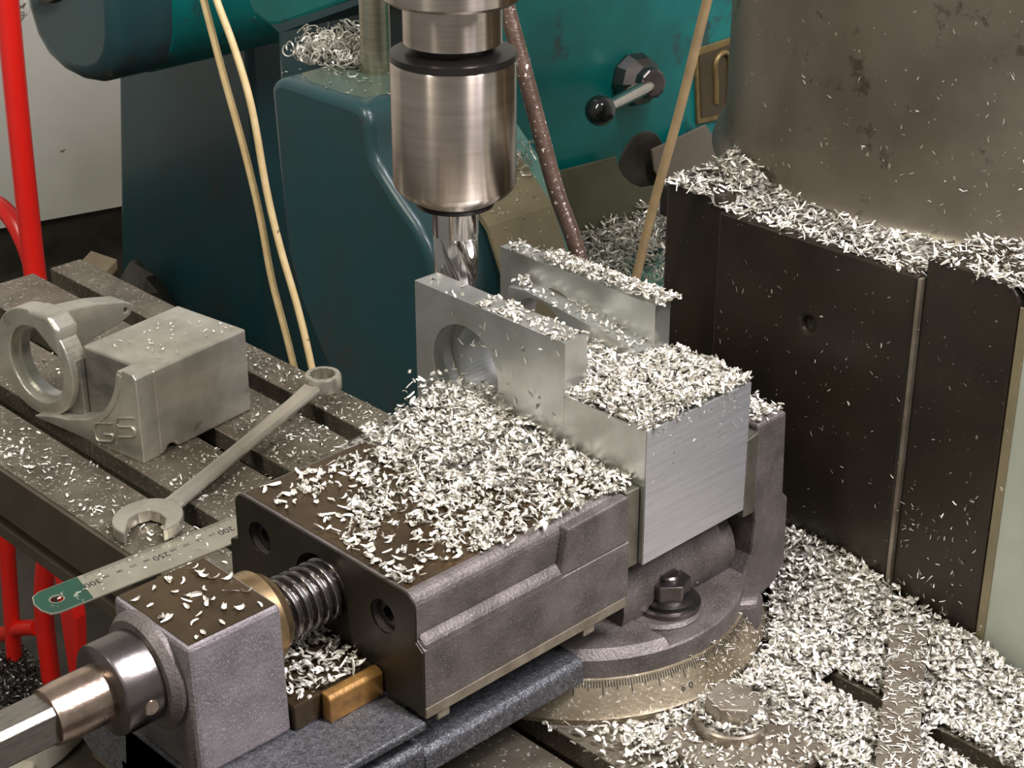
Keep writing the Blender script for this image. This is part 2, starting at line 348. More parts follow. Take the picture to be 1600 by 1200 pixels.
V('square_drive', prism([(-10.5+71, -25-7.5), (-7.5+71, -35.5), (7.5+71, -35.5), (10.5+71, -32.5), (10.5+71, -17.5), (7.5+71, -14.5), (-7.5+71, -14.5), (-10.5+71, -17.5)], 'x', -204, -160), SQ, bevel=0.6, label='grey square end of the screw')
# movable jaw
mj = [(0, -71), (0, 0), (150, 0), (150, -71)]
jb = bmesh.new(); 
jaw = cut(prism([(-6.5, -71), (-6.5, -30), (-1, -26), (-1, -8)] + arc(7, -8, 8, 180, 90, 6) + arc(142, -8, 8, 90, 0, 6) + [(150, -31), (157, -34), (158, -71), (118, -71), (118, -60), (36, -60), (36, -71)], 'x', 0, 151.5),
          [cyl((0, 128.3, -21.5), 10, (1, 0, 0), -5, 16, 40), cyl((0, 24.6, -23), 10, (1, 0, 0), -5, 16, 40), cyl((0, 77, -30), 21, (1, 0, 0), -5, 14, 40)])
mjo = V('movable_jaw', jaw, IRON, bevel=0.8, label='movable jaw, dark ground back plate and speckled cast flank')
V('back_plate', cut(prism([(-5.9, -70), (-5.9, -31), (-0.6, -27), (-0.6, -8)] + arc(7, -8, 7.6, 180, 90, 6) + arc(142, -8, 7.6, 90, 0, 6) + [(149.6, -31), (156.6, -34), (157.5, -70), (117.5, -70), (117.5, -60.5), (36.5, -60.5), (36.5, -70)], 'x', -0.9, 0.4),
          [cyl((0, 128.3, -21.5), 9.7, (1, 0, 0), -5, 16, 40), cyl((0, 24.6, -23), 9.7, (1, 0, 0), -5, 16, 40), cyl((0, 77, -30), 20, (1, 0, 0), -5, 14, 40)]), GROUND, mjo, bevel=.15)
V('jaw_top', prism([(8, 7.5), (145, 7.5), (149.5, 7.5), (149.5, 143), (2, 143), (2, 7.5)], 'z', -0.1, 0.35), GROUNDT, mjo, label='oily brown ground top of the jaw')
for i, (yy, zz) in enumerate(((128.3, -21.5), (24.6, -23))):
    V('socket_bolt', cut(lathe([(8.2, 3), (8.2, 15)], (0, yy, zz), (1, 0, 0), 32), [prism([(yy+4.4*math.cos(k*PI/3), zz+4.4*math.sin(k*PI/3)) for k in range(6)], 'x', -1, 11)]), BLACKS, mjo, bevel=.4)
V('raised_cheek', prism([(103, 2.5-4), (99.5, -20), (98, -27), (96, -29), (151, -29), (151, -1), (149, 0)], 'y', -6.5, 0.5), IRON, mjo, bevel=1.2)
V('shoulder', prism([(-6.4, -27), (-1, -22), (0, -30), (-6.4, -32)], 'x', 0.5, 100), IRON, mjo, bevel=2)
V('machined_foot', prism([(-6.9, -71.3), (-6.9, -65), (0, -64.5), (0, -71.3)], 'x', -0.2, 151), MACHINED, mjo, bevel=.4)
for xx in (8, 117): V('keeper_lug', box(xx, xx+9, -6, 6, -77, -71), MACHINED, mjo, bevel=1)
pl = V('jaw_plate', prism([(152, -50), (152, -0.5), (163, -0.5), (163, -50)], 'y', -3, 153), PLATE, bevel=0.6, label='smooth steel plate of the movable jaw')
# fixed jaw: side cheeks with the curved leg, plate and back
fpf = [(264, 2), (291, 2), (294, -55), (299, -60), (301, -108), (292, -118), (262, -128), (232, -130), (230, -121), (246, -112), (258, -102), (266, -88), (268, -66), (266, -56), (264, -54)]
fj = V('fixed_jaw', prism(fpf, 'y', -5, 22), IRON, bevel=1.8, label='fixed jaw with its curved front leg')
V('jaw_body', box(264, 293, 20, 156, -112, 1.6), IRON, fj, bevel=2)
V('jaw_plate', prism([(254, -56), (254, -4), (264, -2), (264, -56)], 'y', -6, 152), PLATE, bevel=0.5)
# ears with the two hold-down nuts
for name, c, zt_ in (('clamp_ear', (196, 8), -98),):
    e = V('clamp_ear', lathe([(26, -14), (26, 0), (24, 2)], (c[0], c[1], zt_), n=40), IRON, smooth=30)
e2 = V('ear_lug', prism([(226, -8), (250, -26), (262, -20), (258, 12), (236, 10)], 'z', -128, -104), IRON, bevel=5, segs=3)
nutc = (199, 4)
ft = thing('flange_nut', (nutc[0], nutc[1], -96), 'black oily hexagon flange nut on its washer below the bright block', 'nut')
obj('washer', lathe([(20, 0), (20, 3), (18, 3.6)], (0, 0, 0), n=40), STEELD, ft, smooth=30)
obj('flange', lathe([(17, 3.6), (16.5, 6), (12.5, 8)], (0, 0, 0), n=40), BLACKS, ft, smooth=30)
obj('hex', hexa((0, 0), 24, 7, 18, 0.35), STEELD, ft, bevel=1)
obj('stud_end', lathe([(7, 18), (7, 20), (6, 21)], (0, 0, 0), n=24), THREAD, ft, smooth=30)

hb_ = thing('hold_down_bolt', (166, -74, -126), 'chip-dusted hexagon bolt with thick washer on the table right of the vise', 'bolt')
obj('thick_washer', lathe([(20, 0), (20.5, 1), (20.5, 6), (19.5, 7)], (0, 0, 0), n=48), MACHINED, hb_, smooth=30)
obj('hex_head', hexa((0, 0), 26, 7, 20, 0.2), MACHINED, hb_, bevel=1.2)
cp = thing('clamp_plate', (160, -80, ZT), 'worn steel clamp plate under the hexagon bolt', 'clamp')
obj('plate_body', prism([(-38, -38), (30, -46), (36, 22), (-30, 30)], 'z', 0.2, 7.6), MACHINED, cp, bevel=1.5)
st = thing('flat_steel_strap', (250, -130, -122), 'chip-covered flat steel strap lying across the table slots at right', 'strap', rz=math.atan2(71, 115))
obj('strap_bar', box(-140, 75, -11, 11, 0, 4), MACHINED, st, bevel=.6)

# ------------------------------------------------------------------ aluminium block in the vise
bl = thing('aluminium_block', (208, 60, -50), 'bright half-machined aluminium block with two bored fingers, clamped in the vise', 'workpiece')
BL = (208, 60, -50)
body = box(163.6, 253, -6, 57, -50, 35)
body2 = prism([(57, -50), (57, 35), (108, 35), (112, 24), (110, 4), (112, -20), (140, -34), (184, -38), (184, -50)], 'x', 181.8, 239.2)
near = box(163.6, 182, 56.8, 184, -49.8, 67)
far = box(239, 253, 56.8, 188, -49.8, 67)
boss = cut(prism([(57, 30), (57, 42), (150, 52), (166, 50), (166, -10), (57, -10)], 'x', 225, 239.2), [])
bore = lambda r, a, b: cyl((0, 140, 22), r, (1, 0, 0), a, b, 64)
obj('block_body', local(body, BL), ALUS, bl, bevel=0.4)
obj('sawn_end', local(box(163.9, 252.7, -6.5, -5.9, -49.7, 34.7), BL), ALU, bl, label='sawn end face with pale saw bands')
obj('block_floor', local(cut(body2, [bore(31, 150, 270)]), BL), ALUS, bl, bevel=0.4)
obj('near_finger', local(cut(near, [bore(28.5, 150, 270), bore(31, 172, 270)]), BL), ALUS, bl, bevel=0.4, label='near finger, pierced by a round bore')
obj('far_finger', local(cut(far, [bore(30, 150, 270)]), BL), ALUS, bl, bevel=0.4, label='far finger, heaped with chips along its top')
nb = prism([(108, -36), (108, 40), (118, 45), (172, 45), (176, 41), (176, -36)], 'x', 181.8, 212)
obj('near_boss', local(cut(nb, [cyl((0, 140, 20), 26, (1, 0, 0), 150, 270, 64)]), BL), ALUS, bl, bevel=0.4)
obj('bored_boss', local(cut(boss, [bore(27, 150, 270)]), BL), ALUS, bl, bevel=0.4)

# ------------------------------------------------------------------ spindle and cutter
SPX, SPY = 205, 192
sp = thing('milling_spindle', (SPX, SPY, 60), 'polished steel spindle collar with black top ring holding the spinning cutter', 'spindle')
def zl(z): return z-60
obj('quill', lathe([(33, zl(231)), (39, zl(230)), (41, zl(232)), (41, zl(330))], (0, 0, 0), n=96), CHROME, sp, smooth=30)
obj('spindle_nose', lathe([(29.5, zl(205)), (29.5, zl(250))], (0, 0, 0), n=96), CHROME, sp, smooth=30)
obj('neck', lathe([(25, zl(190)), (25, zl(206))], (0, 0, 0), n=64), BLACKS, sp, smooth=30)
obj('black_ring', lathe([(37, zl(194)), (38.2, zl(195)), (37.6, zl(198.5)), (30, zl(200))], (0, 0, 0), n=96), BLACKS, sp, smooth=30)
ch = obj('tool_holder', lathe([(20, zl(104)), (21, zl(104.5)), (33, zl(112)), (36.5, zl(115.5)), (37.6, zl(118)), (37.6, zl(193)), (37, zl(194.2))], (0, 0, 0), n=128), CHROME, sp, smooth=30)
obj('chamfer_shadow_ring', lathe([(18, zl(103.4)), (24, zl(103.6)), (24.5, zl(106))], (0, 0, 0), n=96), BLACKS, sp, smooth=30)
obj('cutter_shank', lathe([(14.2, zl(84)), (14.2, zl(105))], (0, 0, 0), n=64), MILLS, sp, smooth=30)
mb = bmesh.new(); n = 60; rings = []
for i in range(0, 31):
    z = zl(84) - i*1.2
    ring = []
    for k in range(n):
        a = 2*PI*k/n; t = ((a + z*0.035)/(2*PI)*4) % 1.0
        r = 13.8 - (3.8*math.sin(PI*min(1, t/.55)) if t < .55 else 0)
        if i == 0: r = 13.6
        ring.append(mb.verts.new((r*math.cos(a), r*math.sin(a), z)))
    rings.append(ring)
for A, B in zip(rings, rings[1:]):
    for k in range(n): mb.faces.new((A[k], A[(k+1) % n], B[(k+1) % n], B[k]))
mb.faces.new(rings[0][::-1]); mb.faces.new(rings[-1])
obj('fluted_cutter', mb, MILLS, sp, smooth=50, label='fluted end mill')

# ------------------------------------------------------------------ finished part lying on the table
RZ = math.radians(8.3)
ob = thing('machined_bracket', (109.6, 425.8, ZT), 'dull silver machined bracket with ring, hooked half bore and long arm, left on the table', 'machined part', rz=RZ)
# local frame: z is height above the table
obj('bracket_body', prism([(16, 0), (16, 68), (109, 68), (109, 0), (34, 0), (30, 5), (25, 5), (20, 0)], 'y', 0, 74), ALUO, ob, bevel=3, segs=3)
obj('shaded_oily_recess', prism([(8, 4), (12, 66), (73, 66), (73, 4)], 'x', 14.8, 16.3), DARKALU, ob, label='cut face behind the half bore, painted dark for shade and oil stains')  # thin plate, its colour holds cavity shade together with oil stains
wallp = [(0, 0.0), (0, 67), (3, 70), (13, 71), (15, 69)] + arc(84, 78, 65, 188, 256, 16) + [(84, 10), (98, 8), (122, 1.5), (122, 0)]
obj('hook_wall', prism(wallp, 'x', 0, 16.5), ALUO, ob, bevel=0.8, label='wall with the concave half bore and raised mark')
obj('hook_lip', prism(arc(84, 78, 70, 190, 243, 18) + arc(84, 78, 65.2, 243, 190, 18), 'x', -0.7, 5), ALUO, ob, bevel=0.3)
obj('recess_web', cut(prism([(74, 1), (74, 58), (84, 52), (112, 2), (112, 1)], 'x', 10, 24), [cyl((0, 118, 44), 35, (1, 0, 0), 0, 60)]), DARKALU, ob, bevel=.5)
rc = (120, 45)
ringb = cut(prism(arc(rc[0], rc[1], 43.5, -90, 270, 60)[:-1], 'x', 4, 20), [cyl((0, rc[0]-2, rc[1]-1), 30.5, (1, 0, 0), -5, 60, 64)])
obj('clamp_ring', ringb, ALUO, ob, bevel=1.2, segs=3, label='thick ring end with chattered outer edge')
obj('ring_counterbore', cut(prism(arc(rc[0]-2, rc[1]-1, 35, -90, 270, 60)[:-1], 'x', 12, 21.5), [cyl((0, rc[0]-2, rc[1]-1), 28, (1, 0, 0), -5, 60, 64)]), ALUS, ob, bevel=.5)
armp = [(2, 104), (2, 140), (60, 128), (104, 112), (108, 106), (104, 100), (60, 94), (30, 90)]
am = bmesh.new()
arm = prism([(14, 56), (14, 89), (50, 83.5), (76, 76.5), (82, 73), (83, 68), (80, 63.5), (72, 61), (24, 54)], 'y', 96, 114)
obj('long_arm', cut(arm, [cyl((76, 90, 69), 1.9, (0, 1, 0), 0, 40, 20)]), ALUO, ob, bevel=1.2, label='long tapering arm with a small hole near its tip')
obj('arm_root', prism([(86, 56), (86, 80), (96, 89), (120, 89), (121, 80), (96, 62)], 'x', 3, 23), ALUO, ob, bevel=3, segs=3)
def mark(pts):   # raised strokes on the wall's outer face
    return tube([Vector((-0.3, y, z)) for y, z in pts], 1.0, 6)
obj('raised_mark', mark([(30, 23.5), (46, 19), (50, 16.5), (51.5, 12), (51, 5), (48, 3.5), (33, 8), (30.5, 11), (31, 14), (41, 11.5)]), ALUO, ob, smooth=60)
obj('raised_mark', mark([(5, 36), (22, 30.5), (25, 28), (25, 24.5), (22, 23.5), (9, 27.5), (6, 26), (6, 22), (9, 19.5), (24.5, 14.5)]), ALUO, ob, smooth=60)
obj('raised_mark', mark([(27.7, 25), (28, 6)]), ALUO, ob, smooth=60)

# ------------------------------------------------------------------ combination wrench across the bracket side
A = Vector((60, 345)); B = Vector((272, 419)); D2 = (B-A).normalized(); L_ = (B-A).length
wr = thing('combination_wrench', (60, 345, ZT), 'satin steel combination wrench lying across the slots beside the bracket', 'wrench', rz=math.atan2(D2.y, D2.x))
def wz(x): return 2.5 + 11*min(1, max(0, x)/L_)
hd = []
for k in range(33):
    a = math.radians(-180+15 + 0) 
outer = arc(0, 0, 21, 25, 335, 36)
jawcut = [(-40, -12.5), (-3, -12.5), (5, -7), (9, 0), (5, 7), (-3, 12.5), (-40, 12.5)]
rot = math.radians(30)
jc = [(x*math.cos(rot)-y*math.sin(rot), x*math.sin(rot)+y*math.cos(rot)) for x, y in jawcut]
headbm = cut(prism([(25*math.cos(t), 23*math.sin(t)) for t in [2*PI*i/40 for i in range(40)]], 'z', 1.5, 11), [prism(jc, 'z', -5, 20)])
obj('open_jaw', headbm, WRENCH, wr, bevel=1.2, label='open-ended jaw')
hbm = bmesh.new()
secs = [(17, 9, 1.5, 9.5), (30, 7.5, 2.5, 9), (60, 6.8, 4, 10.5), (120, 6.5, 7, 13.5), (180, 6.8, 10, 17), (206, 7.5, 11, 19)]
rr_ = []
for x, hw, z0, z1 in secs:
    zm = (z0+z1)/2; c = 1.8
    rr_.append([hbm.verts.new((x, y, z)) for y, z in ((-hw, zm-1), (-hw+c, z0), (hw-c, z0), (hw, zm-1), (hw, zm+1), (hw-c, z1), (hw-c-1, z1-.9), (-hw+c+1, z1-.9), (-hw+c, z1), (-hw, zm+1))])
for P_, Q_ in zip(rr_, rr_[1:]):
    for k in range(10): hbm.faces.new((P_[k], P_[(k+1) % 10], Q_[(k+1) % 10], Q_[k]))
hbm.faces.new(rr_[0][::-1]); hbm.faces.new(rr_[-1])
obj('shank', hbm, WRENCH, wr, bevel=.4)
star = [((8.6 if k % 2 else 7.7)*math.cos(k*PI/12), (8.6 if k % 2 else 7.7)*math.sin(k*PI/12)) for k in range(24)]
star = [(x*1.22+L_-3, y*1.22) for x, y in star]
obj('ring_end', cut(lathe([(13.5, 8.5), (14.6, 10), (14.6, 19.5), (13.4, 21.5)], (L_-3, 0, 0), n=48), [prism(star, 'z', 0, 40)]), WRENCH, wr, smooth=35, label='twelve-point ring end')

# ------------------------------------------------------------------ steel ruler
RA = math.atan2(-8, 140)
rl = thing('steel_ruler', (-38, 312, ZT+0.4), 'thin steel ruler with a dark green end, poking out over the table edge', 'ruler', rz=RA)
rp = [(-4, -13), (2, -15)] + [(300, -15), (300, 15), (2, 15), (-4, 12), (-7, 4), (-7, -5)]
obj('blade', cut(prism(rp, 'z', 0, 1.0), [cyl((7, 0, -2), 4.2, (0, 0, 1), -2, 6, 28)]), RULER, rl)
gn = obj('green_end', cut(prism([(-3.4, -12.4), (2, -14.4), (25, -14.4), (29, 14.6), (2, 14.4), (-3.4, 11.4), (-6.3, 4), (-6.3, -5)], 'z', 1.0, 1.15), [cyl((7, 0, -2), 5.0, (0, 0, 1), -2, 6, 28)]), GREEN, rl, label='dark green enamelled end')
def text(s, size, parent, loc, rz, m, name='marking'):
    cu = bpy.data.curves.new(name, 'FONT'); cu.body = s; cu.size = size*S; cu.extrude = 0.00003; cu.align_x = 'CENTER'; cu.align_y = 'CENTER'
    me_o = bpy.data.objects.new('t', cu); COL.objects.link(me_o)
    dg = bpy.context.evaluated_depsgraph_get(); me = bpy.data.meshes.new_from_object(me_o.evaluated_get(dg))
    bpy.data.objects.remove(me_o); bpy.data.curves.remove(cu)
    o = bpy.data.objects.new(name, me); COL.objects.link(o); me.materials.append(m)
    o.parent = parent; o.location = Vector(loc)*S; o.rotation_euler = rz if isinstance(rz, tuple) else (0, 0, rz)
    return o
for i, (s, x) in enumerate((('300', 33), ('290', 43.4), ('280', 53.4), ('270', 63.4), ('260', 73.4), ('250', 83.4), ('240', 93.4), ('230', 103.4), ('220', 113.4), ('210', 123.4), ('200', 133.4))):
    big = s in ('300', '250', '200')
    text(s if big else s, 8 if big else 3.2, rl, (x, 1.5 if big else 3, 1.08), PI, INK)
tk = bmesh.new()
for i in range(0, 245):
    x = 33+i*1.0; l_ = 6 if i % 10 == 0 else (4.5 if i % 5 == 0 else 3)
    box(x-.12, x+.12, 14.8-l_, 14.8, 1.0, 1.06, tk)
obj('graduation', tk, INK, rl, kind='stuff')

# the number stamped on the dial ring (letters follow the ring's slope)
for s_, adeg in (('6', 257.2), ('0', 260.0)):
    a = math.radians(adeg); d = Vector((math.cos(a), math.sin(a), 0)); t = Vector((-d.y, d.x, 0)); upv = -(d*.514 - Vector((0, 0, .857))).normalized(); nn = t.cross(upv).normalized()
    rm = Matrix((t, upv, nn)).transposed().to_euler()
    text(s_, 5.5, swb, Vector((196, 75, -134+10.8)) + d*112.35 - Vector(VL), tuple(rm), INK)

# ------------------------------------------------------------------ red hand truck behind the table
rd = thing('red_hand_truck', (450, 1190, -900), 'bright red tubular hand truck frame standing behind the table', 'hand truck')
RL = (450, 1190, -900)
def Rd(name, pts, r=11.5, sm=8):
    return obj(name, local(tube(smoothpath(pts, sm), r, 16), RL), RED, rd, smooth=60)
Rd('upright_tube', [(450, 1174, 60), (450, 1178, 11), (450, 1187, -135), (450, 1193, -290), (450, 1196, -430), (452, 1215, -600), (455, 1290, -800), (458, 1308, -955)], 13)
Rd('upright_tube', [(455, 1330, -420), (452, 1352, -620), (450, 1368, -777), (450, 1392, -950)], 11)
Rd('handle_loop', [(450, 1300, -252), (450, 1258, -246), (450, 1222, -262), (450, 1198, -300), (448, 1190, -350), (448, 1192, -400)], 11)
Rd('cross_tube', [(450, 1460, -965+30), (450, 1420, -925), (452, 1370, -892), (455, 1320, -868)], 11)
obj('foot_plate', local(prism([(1215, -740), (1250, -745), (1244, -955), (1228, -930), (1208, -800)], 'x', 452, 470), RL), RED, rd, bevel=3)
# ------------------------------------------------------------------ canes and hose
def rod(name, pts, r, m, label, cat, group=None):
    o = obj(name, tube(smoothpath(pts, 8), r, 12), m, smooth=60, loc=pts[-1]); return tag(o, label, cat, group)
rod('bamboo_cane', [(310, 606, 160), (310, 600, 138), (310, 580, 80), (310, 560, 27), (310, 544, -26), (310, 533, -80), (310, 517, -128), (310, 500, -185), (310, 480, -260)], 3.0, CANE, 'pale cream bent cane, left of the two, ending behind the wrench', 'cane')
rod('bamboo_cane', [(310, 590, 162), (310, 582, 141), (310, 562, 105), (310, 545, 62), (310, 532, -4), (310, 518, -50), (310, 500, -95), (310, 486, -142), (310, 460, -250)], 3.0, CANE, 'pale cream bent cane, right of the two, touching the wrench ring', 'cane')
rod('bamboo_cane', [(310, 80, 255), (310, 87.5, 229), (310, 104, 162), (310, 120, 104), (310, 135, 42), (308, 150, -40), (305, 160, -130)], 3.0, CANE2, 'thin brown cane slanting down beside the round column', 'cane')
rod('coolant_hose', [(310, 268, 226), (310, 257, 199), (310, 242, 163), (310, 225, 121), (310, 208, 80), (310, 187, 41), (308, 165, -20), (305, 160, -60)], 5.6, HOSE, 'dark brown oily hose flecked with chips, right of the spindle', 'hose')

# ------------------------------------------------------------------ teal machine behind
tm = thing('teal_machine', (700, 700, -900), 'dark teal painted machine with a lever, standing behind the milling table', 'machine')
TM = (700, 700, -900)
tp = [(808, -22), (800, -11), (786, -8), (680, -8), (668, -11), (660, -18), (657, -30), (656, -48), (650, -60), (640, -70), (620, -88), (598, -104), (581, -122), (570, -145), (561, -175), (560, -900), (700, -900), (712, -330), (730, -317), (754, -281), (782, -235), (797, -188), (804, -94)]
bs = obj('neck_casting', local(prism(tp, 'x', 520, 660), TM), TEALD, tm, bevel=9, segs=4, smooth=50)
obj('top_pad', local(prism([(538, 684), (560, 678), (640, 680), (655, 700), (655, 786), (610, 792), (545, 788), (534, 760), (532, 710)], 'z', -8.5, -7.6), TM), PADM, tm, bevel=.3, label='rubbed greenish top of the casting')
# right-hand sloping flank: light strip, bare patch
obj('sloping_flank', local(prism([(662, -42), (572, -118), (470, -330), (470, -900), (700, -900), (700, -42)], 'x', 600, 700), TM), TEALL, tm, bevel=6, segs=3, smooth=50, label='worn light teal sloping flank')
obj('lower_shelf', local(prism([(668, -215), (520, -262), (500, -290), (500, -900), (668, -900)], 'x', 690, 1000), TM), TEALL, tm, bevel=6, segs=3)
obj('bare_patch', local(prism([(652, -49.2), (574, -114.8), (570, -119.5), (500, -265.5), (500, -272), (572, -124), (652, -56)], 'x', 588, 674), TM), WORNB, tm, label='rubbed brown bare patch on the sloping flank')
obj('side_panel', local(box(650, 1500, 668, 720, -420, 260), TM), TEAL, tm, bevel=14, segs=4, label='teal side panel behind the lever')
obj('support_pillar', local(cyl((600, 740, 0), 15, (0, 0, 1), -8, 400, 40), TM), CHROME2, tm, smooth=40, label='brushed steel pillar rising from the casting')
p1 = [(760, -128), (854, -133), (858, -145), (865, -157), (878, -169), (897, -179), (918, -182), (939, -176), (955, -200), (941, -260), (899, -262), (815, -240), (795, -205), (768, -150)]
obj('guard_plate', local(prism(p1, 'y', 652, 655), TM), OLIVE, tm, bevel=.5, label='olive sheet guard with a rounded notch')
p2 = [(912, -139), (1001, -131), (1032, -166), (1050, -190), (983, -200), (938, -192), (918, -165)]
obj('guard_plate', local(prism(p2, 'y', 652, 655), TM), TAUPE, tm, bevel=.5, label='taupe sheet guard beside the column')
obj('oval_shade_disc', local(lathe([(38, 0), (36, 2)], (912, 668, -160), (0, -1, 0), 40), TM), DARK, tm, smooth=30)  # flat dark disc paints the shaded hollow behind the guard's notch
lv = obj('lever_hub', local(lathe([(27, 0), (29, 12), (25, 24), (17, 34), (16, 46)], (890, 668, -58), (-0.25, -1, 0.12), 10), TM), STEELD, tm, bevel=3, segs=3)
obj('lever_arm', local(tube([(878, 632, -56), (786, 602, -52)], [8.5, 6.5], 20), TM), MILLS, lv, smooth=60)
obj('ball_knob', local(lathe([(15.5*math.sin(PI*i/20), -15.5*math.cos(PI*i/20)) for i in range(1, 20)], (768, 597, -51), (0.95, 0.3, 0.1), 32), TM), KNOB, lv, smooth=80, label='glossy black ball knob')
pq = obj('plaque', local(prism([(991, -46), (1110, -42), (1110, -142), (1001, -133)], 'y', 664, 668), TM), BRASSP, tm, bevel=.8, label='brown number plaque with a brass rim')
obj('plaque_field', local(prism([(997, -53), (1105, -49), (1105, -134), (1006, -126)], 'y', 662.8, 664.2), TM), BROWNP, pq)
obj('numeral', local(tube(smoothpath([(1029, 662, -114), (1027, 662, -90), (1024, 662, -70), (1030, 662, -60), (1040, 662, -58), (1048, 662, -66), (1051, 662, -90), (1051, 662, -118)], 5), 3.2, 8, squash=1), TM), BRASSP, pq, smooth=60)

# motor, bracket and pedestal at the upper left
mt = thing('drive_motor', (760, 1580, -220), 'big rounded dark teal motor housing at the upper left', 'motor')
ML = (760, 1580, -220)
mp_ = [(1717, 60), (1717, -100), (1712, -150), (1696, -190), (1668, -215), (1630, -228), (1588, -231), (1548, -226), (1515, -212), (1490, -188), (1476, -155), (1470, -100), (1470, 60)]
obj('housing', local(prism(mp_, 'x', 760, 1330), ML), TEALD, mt, bevel=26, segs=6, smooth=50, label='rounded teal housing')
obj('cooling_belt', local(prism([(y+ (1594-y)*-.012, z-1.5) for y, z in mp_], 'x', 850, 1290), ML), TEAL, mt, bevel=4, segs=3, smooth=50)
obj('end_cap', local(lathe([(66, 0), (64, 10), (40, 14)], (759, 1640, -62), (-1, 0, 0), 32), ML), BROWNP, mt, smooth=40)
pd_ = thing('machine_pedestal', (1300, 1900, -960), 'tall dark teal pedestal under the motor housing', 'pedestal')
obj('pedestal_body', local(prism([(2095, -240), (2205, -958), (1735, -958), (1722, -500), (1722, -240)], 'x', 1150, 1450), (1300, 1900, -960)), TEALD, pd_, bevel=12, segs=3)
hx = thing('gear_case', (760, 980, -40), 'teal cast case hanging above the curly swarf', 'machine case')
obj('case_body', local(prism([(1087, 80), (1087, -18), (1075, -32), (1049, -40), (1025, -36), (870, 27), (860, 120)], 'x', 700, 900), (760, 980, -40)), TEAL, hx, bevel=7, segs=3)
obj('case_flange', local(prism([(1040, -34), (1024, -41), (868, 22), (868, 29), (1030, -33)], 'x', 696, 900), (760, 980, -40)), TEALD, hx)
obj('case_back', local(box(820, 1000, 840, 1200, -420, 60), (760, 980, -40)), TEALD, hx, bevel=10)

# clutter behind the table on the left
ck = thing('dark_tarpaulin_heap', (900, 1700, -960), 'dark greasy sheet crumpled behind the red hand truck', 'sheet')
hbm = bmesh.new(); vv = {}
for i in range(26):
    for j in range(26):
        x = 640+i*19; y = 1330+j*38; z = -800 + 150*noise.noise(Vector((i*.23, j*.23, 0)))+ 60*noise.noise(Vector((i*.6, j*.6, 3))) - max(0, (j-14))*6
        vv[i, j] = hbm.verts.new((x, y, z))
for i in range(25):
    for j in range(25): hbm.faces.new((vv[i, j], vv[i+1, j], vv[i+1, j+1], vv[i, j+1]))
obj('sheet_surface', local(hbm, (900, 1700, -960)), DARK, ck, smooth=80)
bd = tag(obj('wooden_board', prism([(0, 0), (215, 107), (215, 124), (0, 16)], 'y', 0, 60), mat('oily_wood', (0.3, 0.24, 0.14), (0.2, 0.15, 0.09), 0, .5, 10), loc=(0, 0, 0), bevel=2), 'oily brown board leaning behind the red upright tube', 'board')
bd.location = (0.62, 1.62, -0.66); bd.rotation_euler = (0, 0, 0.15)
# scrap on the machine's base ledge under the screw handle
mbs = thing('cast_ledge', (60, 150, -960), 'dark oily cast base ledge of the milling machine, littered with scrap', 'machine base')
obj('base_casting', local(box(-300, 60, -200, 420, -960, -300), (60, 150, -960)), DARK, mbs, bevel=8)
for i, (x, y, rz_, sx, sy, sz, lab) in enumerate((
        (-62, 380, 0.9, 46, 30, 12, 'pale flat scrap casting with rounded corner under the square shaft'),
        (-14, 392, 0.4, 36, 24, 22, 'pale lumpy scrap casting beside the vise foot'),
        (-110, 372, 0.2, 60, 20, 14, 'grey scrap bar lying under the end of the shaft'))):
    t = thing('scrap_casting', (x, y, -300), lab, 'scrap', rz=rz_)
    pp = [(sx*(abs(math.cos(a))**.7)*(1 if math.cos(a) > 0 else -1)*(1+.08*math.sin(3*a+i)), sy*(abs(math.sin(a))**.7)*(1 if math.sin(a) > 0 else -1)) for a in [2*PI*k/18 for k in range(18)]]
    obj('slab', prism(pp, 'z', 0.3, sz), STONE, t, bevel=3, segs=3)
gp_ = thing('grey_end_bracket', (30, 300, -300), 'grey speckled angled bracket below the ruler end', 'bracket')
obj('bracket_plate', local(prism([(330, -190), (352, -262), (356, -300), (300, -300), (294, -182)], 'x', 2, 22), (30, 300, -300)), MACHINED, gp_, bevel=2)

# ------------------------------------------------------------------ chips
def strip(length, width, curl, twist, taper, nseg=5, trough=0.3):
    V_ = []; F_ = []
    x = y = 0; ang = -curl/2; pts = []
    for i in range(nseg+1):
        pts.append((x, y, ang)); x += length/nseg*math.cos(ang); y += length/nseg*math.sin(ang); ang += curl/nseg
    cx = sum(p[0] for p in pts)/len(pts); cy = sum(p[1] for p in pts)/len(pts)
    for i, (px, py, a) in enumerate(pts):
        t = i/nseg; w_ = width/2*(1-taper*abs(2*t-1)**1.5); tw = twist*(t-.5)
        nx, ny = -math.sin(a), math.cos(a)
        for s_, h in ((-1, 0), (0, -trough*width), (1, 0)):
            ox = nx*w_*s_*math.cos(tw); oy = ny*w_*s_*math.cos(tw); oz = w_*s_*math.sin(tw)+h
            V_.append((px-cx+ox, py-cy+oy, oz))
        if i:
            b = i*3
            F_ += [(b-3, b-2, b+1, b), (b-2, b-1, b+2, b+1)]
    return np.array(V_, float), F_
def bent(V_, F_, R):   # roll the strip up out of its plane
    V2 = V_.copy(); x = V_[:, 0]; V2[:, 0] = R*np.sin(x/R); V2[:, 2] = V_[:, 2]+R*(1-np.cos(x/R)); return V2, F_
